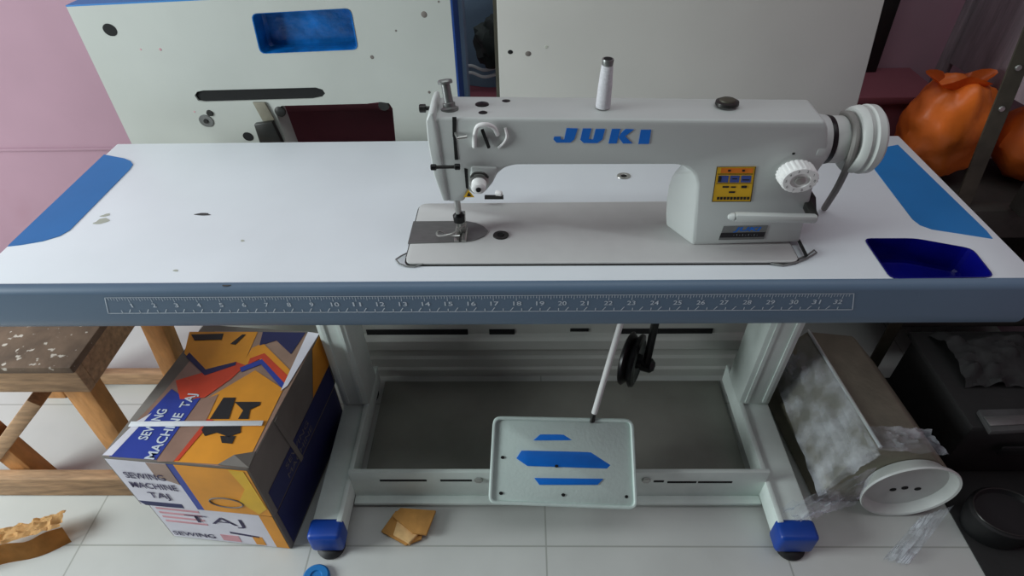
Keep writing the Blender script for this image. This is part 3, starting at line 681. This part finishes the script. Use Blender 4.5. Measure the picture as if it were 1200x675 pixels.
# pulley hanging under the table
pu = thing('drive_pulley', 'black grooved pulley hanging on a bracket under the tabletop beside the white rod', 'pulley', P(740, 420, y=.3))
pc = P(740, 421, y=.30); axd = Vector((1, -.42, .05)).normalized()
pr = [(-.018, .012), (-.018, .048), (-.014, .056), (-.009, .0575), (-.006, .055), (.002, .047), (.008, .055), (.011, .0575), (.017, .056), (.02, .046), (.014, .038), (.014, .016), (.026, .015), (.026, .008)]
MB().lathe(pc, axd, [(t, q * 1.14) for t, q in pr], 48, 1.1).build('wheel', M['blackm'], pu)
MB().lathe(pc + axd * .024, axd, [(0, .010), (.02, .010), (.024, .006)], 20).build('hub', M['blackm'], pu)
ha = pc + axd * .036
MB().bar(ha, (ha.x + .01, ha.y + .01, .667), .022, .014, up=(1, 0, 0), bev=.003).lathe(ha + Vector((0, 0, -.005)), axd, [(-.012, .018), (.012, .018), (.02, .010)], 20).build('hanger', M['blackm'], pu)
MB().tube([ha + Vector((0, 0, -.004)), ha + Vector((.012, -.012, .004))], .011, 10).build('clamp_knob', M['blackm'], pu)

# ------------------------------------------------------------------ cartons on the left
ZT = .335; ZS = .152
FL, FR, BR = P(118, 535, z=ZT), P(291, 550, z=ZT), P(375, 389, z=ZT)
BL = FL + (BR - FR) + Vector((.012, 0, 0))
def lo_(v, z): return Vector((v.x, v.y, z))
uc = thing('sewing_machine_carton', 'battered orange and blue carton with a white strap, stacked on a smaller printed carton', 'carton', lo_((FL + BR) / 2, ZS))
MB().hexa([lo_(v, ZS + .001) for v in (FL, FR, BR, BL)], [FL, FR, BR, BL], .003).build('carton_body', M['kraft'], uc)
def top_poly(pts, m, nm, h, par=uc):
    return MB().prism([P(*q, z=ZT + h) for q in pts], (0, 0, .0005)).build(nm, M[m], par, smooth=False)
top_poly([(121, 534), (289, 549), (374, 391), (252, 388), (190, 462)], 'cpurple', 'top_print', .0004)
top_poly([(202, 541), (288, 546), (332, 456), (299, 434), (238, 470), (224, 500)], 'ctop', 'orange_panel', .0012)
top_poly([(128, 535), (183, 539), (236, 465), (222, 470), (201, 456)], 'cblue', 'blue_panel', .0012)
top_poly([(120, 533.5), (131, 534), (178, 484), (160, 494)], 'cwhite', 'white_corner', .0014)
top_poly([(222, 389), (302, 389), (283, 432), (240, 440), (216, 414)], 'ctop', 'orange_flap', .0013)
top_poly([(211, 468), (240, 466), (271, 444), (288, 428), (276, 424), (240, 436), (206, 446)], 'cred', 'red_band', .0014)
top_poly([(283, 430), (304, 421), (332, 452), (340, 434), (308, 402), (295, 408)], 'ctop', 'orange_chevron', .0013)
top_poly([(290, 428), (306, 420), (333, 449), (337, 440), (310, 414), (293, 420)], 'cred', 'red_chevron', .0016)
top_poly([(283, 436), (306, 427), (331, 456), (334, 450), (307, 421), (281, 431)], 'cblue', 'blue_chevron', .0018)
top_poly([(218, 418), (240, 440), (276, 428), (277, 424), (241, 433), (222, 413)], 'cnavy', 'navy_chevron', .0018)
top_poly([(304, 405), (324, 399), (341, 415), (358, 390), (308, 389)], 'cnavy', 'navy_corner', .0015)
top_poly([(329, 458), (337, 452), (374, 391), (361, 389)], 'cwhite', 'tape', .0020)
top_poly([(234, 470), (222, 500), (184, 541), (203, 541), (240, 496), (256, 462)], 'cpurple', 'side_tape', .0019)
top_poly([(250, 492), (243, 491), (204, 540), (209, 540)], 'cred', 'red_line', .0022)
# drawing of a sewing machine on the lid
for pts in ([(246, 491), (262, 466), (276, 466), (268, 491)], [(275, 471), (305, 471), (304, 475), (293, 480), (291, 491), (279, 491), (285, 481)], [(236, 504), (241, 497), (282, 498), (282, 507), (268, 512), (254, 507), (240, 511)], [(258, 511), (276, 511), (272, 520), (260, 519)]):
    top_poly(pts, 'blackpr', 'printed_picture', .0024)
top_poly([(224, 392), (262, 391), (260, 398), (228, 399)], 'blackpr', 'printed_picture', .0024)
top_poly([(270, 403), (284, 392), (288, 392), (276, 404)], 'blackpr', 'printed_picture', .0024)
dirD = (BR - FR); dirD.z = 0; dirL = (FL - FR); dirL.z = 0
kx = MB()
kx.text('SEWING', P(180, 497, z=ZT + .0022), dirD, dirL, .020, width=.075, bold=.02)
kx.text('MACHINE  TAJ', P(202, 498, z=ZT + .0022), dirD, dirL, .020, width=.16, bold=.02)
kx.build('lid_lettering', M['print'], uc, smooth=False)
# front and side faces
nf = (FR - FL).cross(Vector((0, 0, 1))); nf.normalize()
if nf.y > 0: nf = -nf
def Ff(u, v, z0, z1, off=.0006, a=FL, b=FR): p = a * (1 - u) + b * u; return Vector((p.x, p.y, z0 + (z1 - z0) * v)) + nf * off
def fpoly(pts, m, nm, par, z0=ZS, z1=ZT, off=.0006, a=FL, b=FR):
    return MB().prism([Ff(u, v, z0, z1, off, a, b) for u, v in pts], nf * .0005).build(nm, M[m], par, smooth=False)
fpoly([(.02, .03), (.44, .03), (.44, .97), (.02, .97)], 'cwhite', 'white_panel', uc)
fpoly([(.44, .03), (.49, .03), (.49, .97), (.44, .97)], 'cblue', 'blue_stripe', uc)
fpoly([(.49, .03), (.985, .03), (.985, .97), (.49, .97)], 'ctop', 'orange_front', uc)
fpoly([(.30, .70), (.44, .56), (.44, .97), (.30, .97)], 'cpurple', 'scuff', uc, off=.0012)
fpoly([(.05, .03), (.34, .03), (.34, .12), (.02, .12)], 'cnavy', 'front_band', uc, off=.0012)
fpoly([(.80, .3), (.90, .06), (.98, .2), (.96, .96), (.86, .97), (.90, .6)], 'yellow', 'torn_tape', uc, off=.0014)
ov = MB(); ovp = [Ff(.70 + .12 * math.cos(t), .26 + .10 * math.sin(t), ZS, ZT, .002) for t in [2 * PI * k / 28 for k in range(28)]]
ov.tube(ovp, .0016, 6, closed=True).build('oval_mark', M['kraft'], uc)
kx = MB(); rt_ = FR - FL
for s_, u, v, wd in (('SEWING', .22, .68, .085), ('MACHINE', .23, .48, .10), ('TAJ', .22, .28, .045)):
    kx.text(s_, Ff(u, v, ZS, ZT, .002), rt_, (0, 0, 1), .022, width=wd, bold=.012)
kx.build('front_lettering', M['ink'], uc, smooth=False)
ns = Vector((0, 0, 1)).cross(BR - FR).normalized()
if ns.x < 0: ns = -ns
def Fs(u, v, off=.0006, z0=ZS, z1=ZT): p = FR * (1 - u) + BR * u; return Vector((p.x, p.y, z0 + (z1 - z0) * v)) + ns * off
MB().prism([Fs(.04, .03), Fs(.97, .03), Fs(.97, .40), Fs(.04, .40)], ns * .0005).build('navy_side_band', M['cnavy'], uc, smooth=False)
kx = MB(); kx.text('SEWING', Fs(.40, .28, .0016), BR - FR, (0, 0, 1), .016, width=.12).text('MACHINE', Fs(.40, .13, .0016), BR - FR, (0, 0, 1), .016, width=.13); kx.build('side_lettering', M['kraft'], uc, smooth=False)
MB().prism([Fs(.70, .42), Fs(.99, .42), Fs(.99, .98), Fs(.86, .98)], ns * .0006).build('orange_side', M['ctop'], uc, smooth=False)
# lifted flap at the crushed corner
fl0, fl1 = P(262, 548, z=ZT + .004), P(293, 533, z=ZT + .004)
MB().prism([P(256, 545, z=ZT + .003), P(292, 549, z=ZT + .003), P(300, 530, z=ZT + .003), P(275, 534, z=ZT + .014)], (0, 0, .003)).build('torn_flap', M['kraft'], uc, smooth=False)
# straps
s0, s1 = P(152, 497, z=ZT + .004), P(308, 496, z=ZT + .004)
MB().bar(s0, s1, .012, .0022, bev=.0006).build('strap', M['strap'], uc)
uS = .30
MB().prism([Fs(uS, 1.0, .002), Fs(uS + .035, 1.0, .002), Fs(uS + .10, .0, .002), Fs(uS + .065, .0, .002)], ns * .001).build('strap', M['kraft'], uc, smooth=False)
# lower carton
shr = Vector((.008, .006, 0))
LFL, LFR, LBR, LBL = FL + shr, FR + Vector((-.004, .004, 0)), BR + Vector((-.004, -.004, 0)), BL + Vector((.008, -.004, 0))
lc = thing('sewing_machine_carton', 'lower white printed carton with handwritten lettering, under the orange and blue carton', 'carton', lo_((FL + BR) / 2, 0))
MB().hexa([lo_(v, .0005) for v in (LFL, LFR, LBR, LBL)], [lo_(v, ZS) for v in (LFL, LFR, LBR, LBL)], .003).build('carton_body', M['kraft'], lc)
def lpoly(pts, m, nm, off=.0006): return fpoly(pts, m, nm, lc, 0, ZS, off, LFL, LFR)
lpoly([(.02, .03), (.88, .03), (.88, .97), (.02, .97)], 'cwhite', 'white_panel')
lpoly([(.88, .03), (.985, .03), (.985, .97), (.88, .97)], 'ctop', 'orange_edge')
for v in (.50, .62, .74, .86): lpoly([(.06, v), (.40, v), (.40, v + .05), (.06, v + .05)], 'cpink', 'pink_stripe', .0012)
lpoly([(.45, .08), (.60, .08), (.60, .26), (.45, .26)], 'cpink', 'printed_patch', .0012)
lpoly([(.72, .06), (.80, .06), (.80, .30), (.72, .30)], 'ctop', 'printed_patch', .0012)
lpoly([(.55, .33), (.78, .27), (.78, .32), (.55, .38)], 'ink', 'ink_line', .0012)
kx = MB(); kx.text('TAJ', Ff(.50, .68, 0, ZS, .002, LFL, LFR), rt_, (0, 0, 1), .032, width=.13, bold=-.005)
kx.build('handwritten_lettering', M['ink'], lc, smooth=False)
kx = MB(); kx.text('SEWING', Ff(.22, .16, 0, ZS, .002, LFL, LFR), rt_, (0, 0, 1), .018, width=.10, bold=.012)
kx.build('carton_lettering', M['ink'], lc, smooth=False)
MB().prism([Fs(.04, .08, .0008 - .004, 0, ZS), Fs(.97, .08, .0008 - .004, 0, ZS), Fs(.97, .95, .0008 - .004, 0, ZS), Fs(.04, .95, .0008 - .004, 0, ZS)], ns * .0005).build('navy_side', M['cnavy'], lc, smooth=False)

# ------------------------------------------------------------------ wooden stool
sy0, sy1 = .085, .43
SZ = P(40, 431, y=sy0).z
xr_ = P(82, 431, y=sy0).x; xl_ = xr_ - .46
so = thing('wooden_stool', 'rough wooden work stool with a paint speckled dark seat, beside the cartons', 'stool', ((xl_ + xr_) / 2, .25, 0))
MB().box(xl_, xr_, sy0, sy1, SZ - .018, SZ, .003).build('seat', M['seat'], so)
MB().box(xl_ + .005, xr_ - .004, sy0 + .008, sy0 + .03, SZ - .085, SZ - .018, .003).build('apron', M['wood'], so)
MB().box(xr_ - .026, xr_ - .004, sy0 + .03, sy1 - .01, SZ - .085, SZ - .018, .003).build('apron', M['wood'], so)
MB().hexa([(xr_ - .10, sy0 + .03, 0), (xr_ - .045, sy0 + .03, 0), (xr_ - .045, sy0 + .07, 0), (xr_ - .10, sy0 + .07, 0)], [(xr_ - .085, sy0 + .03, SZ - .018), (xr_ - .026, sy0 + .03, SZ - .018), (xr_ - .026, sy0 + .07, SZ - .018), (xr_ - .085, sy0 + .07, SZ - .018)], .003).build('leg', M['woodo'], so)
MB().hexa([(xl_ + .10, sy0 + .03, 0), (xl_ + .155, sy0 + .03, 0), (xl_ + .155, sy0 + .07, 0), (xl_ + .10, sy0 + .07, 0)], [(xl_ + .04, sy0 + .03, SZ - .018), (xl_ + .095, sy0 + .03, SZ - .018), (xl_ + .095, sy0 + .07, SZ - .018), (xl_ + .04, sy0 + .07, SZ - .018)], .003).build('leg', M['woodo'], so)
t_ = P(150, 386, y=.41); bt = P(212, 446, y=.41)
for dx in (0, -.36):
    MB().hexa([(bt.x - .03 + dx, .385, 0), (bt.x + .025 + dx, .385, 0), (bt.x + .025 + dx, .43, 0), (bt.x - .03 + dx, .43, 0)], [(xr_ - .07 + dx, .385, SZ - .018), (xr_ - .015 + dx, .385, SZ - .018), (xr_ - .015 + dx, .43, SZ - .018), (xr_ - .07 + dx, .43, SZ - .018)], .003).build('leg', M['woodo'], so)
rb = P(75, 563, y=sy0 + .01)
MB().box(xl_ - .25, -.80, sy0 + .0, sy0 + .028, .003, rb.z + .02, .003).build('rail', M['wood'], so)
MB().box(xl_ - .05, -.83, .43, .455, .005, .05, .003).build('rail', M['wood'], so)
d0, d1 = P(48, 462, y=sy0 + .05), P(-4, 532, y=sy0 + .05)
MB().bar(d0, d1, .03, .05, up=(0, 1, 0), bev=.003).build('brace', M['wood'], so)

# ------------------------------------------------------------------ scraps on the floor
cs = thing('cardboard_scrap', 'folded brown cardboard piece on the floor by the left stand foot', 'cardboard', P(478, 620, z=0))
MB().prism([P(*q, z=.003) for q in ((447, 624), (464, 600), (500, 604), (494, 633), (476, 640))], (0, 0, .006), .001).build('lower_fold', M['card'], cs)
MB().prism([P(*q, z=.016) for q in ((460, 606), (470, 597), (511, 600), (500, 628), (484, 626))], (0, 0, .008), .001).build('upper_fold', M['card'], cs)
MB().prism([P(*q, z=.0) for q in ((462, 630), (480, 640), (490, 630), (486, 600), (470, 604))], (0, 0, .016), .001).build('inner_fold', M['cardp'], cs)
ts = thing('cardboard_scrap', 'torn curled cardboard piece on the floor in front of the stool', 'cardboard', P(40, 640, z=0))
A0, A1 = P(-30, 675, z=0), P(84, 637, z=0)
dd_ = (A1 - A0); nn = Vector((-dd_.y, dd_.x, 0)).normalized()
def sc1(u, v):
    p = A0 + dd_ * u; h = .075 * (1 - .15 * u)
    return p + nn * (.0 + .012 * v + .006 * math.sin(7 * u)) + Vector((0, 0, .001 + h * v * .8 + .004 * math.sin(17 * u) * v))
g = MB().grid(24, 8, sc1); bmesh.ops.solidify(g.bm, geom=g.bm.faces[:], thickness=.006); g.build('outer_face', M['card'], ts)
def sc2(u, v):
    p = A0 + dd_ * u; h = .058 * (1 - .12 * u)
    return p + nn * (.014 + (.05 + .012 * noise.noise(Vector((u * 9, 3, 0)))) * v) + Vector((0, 0, .004 + h * (1 - .25 * v * v) + .010 * noise.noise(Vector((u * 14, v * 5, 0)))))
g = MB().grid(36, 10, sc2); bmesh.ops.solidify(g.bm, geom=g.bm.faces[:], thickness=.006); g.build('torn_face', M['cardp'], ts)
c = P(371, 676, z=.006)
bc = MB().lathe((c.x, c.y, 0), (0, 0, 1), [(.0005, .026), (.010, .026), (.013, .023), (.013, .012), (.010, .010)], 32, 1.1).build('blue_lid', M['inlay'])
tag(bc, 'round blue plastic lid on the floor tiles in front of the left stand foot', 'lid')

# ------------------------------------------------------------------ plastic wrapped motor on the right
mo = thing('motor_housing', 'dusty white motor housing with a round open end, wrapped in clear plastic film', 'motor', (.86, .2, 0))
f0, f1 = .072, .42
sec_b = [(.735, 0.0), (1.03, 0.0), (1.02, .10), (.925, .205), (.805, .222), (.765, .17)]
MB().hexa([(x, f0, z + .002) for x, z in sec_b], [(x - .03, f1, z + .002) for x, z in sec_b], .006).build('housing', M['motorbody'], mo)
a = Vector((.807, f0, .226)); b2 = Vector((.777, f1, .226))
MB().tube([a, b2], .004, 8).build('seam', M['motor'], mo)
zt_, zb2 = P(1063, 553, y=.04).z, P(1063, 608, y=.04).z; zc = (zt_ + zb2) / 2; rzr = (zt_ - zb2) / 2
xa, xb = P(1005, 580, y=.04).x, P(1122, 580, y=.04).x
cR = Vector(((xa + xb) / 2, .04, max(zc, rzr + .003))); sxr = (xb - xa) / 2 / rzr * .95
fr = MB().lathe(cR, (0, -1, 0), [(-.03, rzr * .80), (-.02, rzr * .84), (-.006, rzr * .97), (.0, rzr), (.004, rzr * .985), (.002, rzr * .94), (-.012, rzr * .88), (-.018, rzr * .84), (-.020, rzr * .1)], 56, sxr).build('end_ring', M['motor'], mo)
for (px, py) in ((1046, 573), (1060, 571), (1075, 572), (1026, 592)):
    c = P(px, py, y=.061); 
    if abs(c.x - cR.x) < rzr * sxr * .8: MB().lathe((c.x, .0595, c.z), (0, -1, 0), [(0, .0065), (.001, .006)], 16, 1.2).build('vent_hole', M['hole'], fr)
# clear film
def film(corners, amp, seed, nu=26, nv=20):
    c00, c10, c11, c01 = [Vector(c) for c in corners]
    n = (c10 - c00).cross(c01 - c00).normalized()
    def f(u, v):
        p = (c00 * (1 - u) + c10 * u) * (1 - v) + (c01 * (1 - u) + c11 * u) * v
        return p + n * amp * (noise.noise(Vector((u * 6 + seed, v * 6, 0))) + .6 * noise.noise(Vector((u * 15 + seed, v * 13, 2))))
    return f
MB().grid(28, 22, film([(.700, .03, .10), (.795, .05, .232), (.775, .40, .236), (.700, .40, .12)], .010, 1)).build('plastic_film', M['film'], mo)
MB().grid(28, 16, film([P(938, 612, y=-.066), P(1004, 590, y=-.005), P(1028, 547, y=.05), P(916, 596, y=-.03)], .014, 5)).build('plastic_film', M['film'], mo)
MB().grid(24, 16, film([P(1035, 655, z=.01), P(1065, 662, z=.01), P(1118, 592, y=.03), P(1078, 606, y=.03)], .012, 9)).build('plastic_film', M['film'], mo)
MB().grid(24, 10, film([(.78, .06, .238), (.95, .06, .215), (.93, .12, .225), (.77, .12, .24)], .012, 12)).build('plastic_film', M['film'], mo)

# ------------------------------------------------------------------ right side clutter
rk = thing('iron_rack', 'dark iron rack with shelves, its angle post rising past the right end of the table', 'rack', (1.12, .5, 0))
pt = P(1200, 60, y=.475); pb_ = P(1128, 238, y=.455)
dirp = (pt - pb_) / (pt.z - pb_.z)
def pp(z): return pb_ + dirp * (z - pb_.z)
def angle_iron(mb, a, b2): return mb.bar(a, b2, .034, .004, up=(0, 1, 0)).bar(a + Vector((.015, .014, 0)), b2 + Vector((.015, .014, 0)), .004, .03, up=(0, 1, 0))
k0 = pp(.56)
p2 = angle_iron(angle_iron(MB(), Vector((k0.x, k0.y, .001)), k0), k0, pp(1.25)).build('post', M['ironp'], rk, smooth=False)
for z in (.80, .88, .93, 1.0): MB().lathe(pp(z) + Vector((0, -.002, 0)), (0, -1, 0), [(0, .006), (.003, .005)], 10).build('bolt', M['steel'], p2)
angle_iron(MB(), Vector((1.42, k0.y, .001)), Vector((1.42, k0.y, 1.2))).build('post', M['ironp'], rk, smooth=False)
MB().box(k0.x - .02, 1.46, .475, .685, .545, .565, .003).build('shelf', M['darkw'], rk)
MB().box(k0.x + .02, 1.46, .44, .474, .50, .575, .003).build('shelf_edge', M['darkw'], rk)
MB().box(k0.x + .03, 1.46, .475, .685, .18, .20, .003).build('shelf', M['darkw'], rk)
# bags
def settle(o, z):
    dz = z - min(v.co.z for v in o.data.vertices)
    for v in o.data.vertices: v.co.z += dz
bgo = thing('orange_bag', 'bulging orange plastic bag on the rack shelf, left of the iron post', 'bag', (1.0, .58, .566), 'orange bags on the rack')
bb_ = blob(MB(), (1.005, .600, .69), (.098, .078, .118), .16, 11, 48, 32).build('bag_body', M['orangebag'], bgo); settle(bb_, .0005)
ft = MB()
def knot(u, v):
    an = u * 2 * PI; r = .016 + .035 * v * (1 + .3 * math.sin(5 * an)); return (.985 + r * math.cos(an) * 1.3, .595 + r * math.sin(an) * .6, .782 + .03 * v + .010 * math.sin(3 * an) * v)
g = ft.grid(36, 6, knot); bmesh.ops.solidify(g.bm, geom=g.bm.faces[:], thickness=.003); g.build('bag_neck', M['orangebag'], bgo)
b2g = tag(blob(MB(), (1.235, .59, .65), (.10, .085, .095), .18, 23, 40, 26).build('orange_bag', M['orangebag']), 'slumped orange plastic bag on the rack shelf, right of the iron post', 'bag', 'orange bags on the rack')
b2g.location.z = .566
# grey boards on the right
gx = 1.085
gb = thing('grey_board', 'weathered grey board panel leaning upright behind the orange bag', 'board', (gx + .02, .6, .76))
za, zbq = P(1112, 74, x=gx), P(1167, 104, x=gx)
MB().hexa([(gx, za.y, za.z), (gx, .33, zbq.z + .018), (gx + .03, .33, zbq.z + .018), (gx + .03, za.y, za.z)], [(gx, za.y, 1.4), (gx, .33, 1.4), (gx + .03, .33, 1.4), (gx + .03, za.y, 1.4)], .002).build('panel', M['greyboard'], gb)
MB().box(gx - .012, gx + .012, za.y - .001, za.y + .024, .60, 1.4, .002).build('corner_post', M['greyboard'], gb)
MB().box(gx + .02, gx + .05, .40, .44, .586, 1.38, .002).build('back_batten', M['darkw'], gb)
MB().box(.82, 1.46, .6865, .6895, .004, .54).build('back_panel', M['darkw'], rk, smooth=False)
# dark clutter low on the right
M['crate'] = mat('black_crate', (27, 26, 26), 0.8, var=0.3, scale=9, bump=0.2)
bx = thing('dark_crate', 'large blackish crate on the floor to the right of the wrapped motor', 'crate', (1.25, .28, 0))
MB().box(1.06, 1.46, .15, .43, .005, .185, .008).build('crate_body', M['crate'], bx)
MB().box(1.05, 1.47, .14, .44, .185, .200, .004).build('crate_lid', M['crate'], bx)
MB().box(1.15, 1.36, .136, .141, .10, .13, .002).build('crate_handle', M['black'], bx)
gk = thing('grey_block', 'small grey metal block lying on the lid of the blackish crate', 'block', P(1175, 500, z=.2005))
MB().prism([P(*q, z=.2005) for q in ((1143, 484), (1158, 510), (1215, 507), (1215, 482))], (0, 0, .014), .003).build('slab', M['charcoal'], gk)
MB().prism([P(*q, z=.2145) for q in ((1152, 489), (1160, 500), (1200, 498), (1200, 487))], (0, 0, .004), .001).build('raised_plate', M['plate'], gk)
wd = thing('crumpled_sheet', 'crumpled dark grey sheet piled at the back of the crate lid', 'sheet', (1.2, .33, .2005))
def crs(u, v):
    return (1.09 + .34 * u, .25 + .17 * v, .203 + .05 * math.sin(PI * v) * (.6 + .4 * math.sin(5 * u)) + .035 * abs(noise.noise(Vector((u * 7, v * 5, 4)))))
g = MB().grid(36, 22, crs); bmesh.ops.solidify(g.bm, geom=g.bm.faces[:], thickness=.002); g.build('sheet', M['charcoal'], wd)
tag(MB().box(1.04, 1.48, -.28, .45, .0005, .004, .001).build('floor_mat', M['crate']), 'blackish floor mat under the dark drum at the lower right', 'mat')
dr = thing('dark_drum', 'black round drum with a shiny rim on the mat at the lower right corner', 'drum', (1.12, .03, .0045))
MB().lathe((1.115, .01, .004), (0, 0, 1), [(.001, .055), (.04, .062), (.065, .062), (.07, .055), (.06, .05), (.06, .01)], 40, 1.25).build('shell', M['black'], dr)
MB().tube([(1.115 + .056 * 1.25 * math.cos(t), .01 + .056 * math.sin(t), .074) for t in [2 * PI * k / 40 for k in range(40)]], .0018, 8, closed=True).build('rim', M['dsteel'], dr)
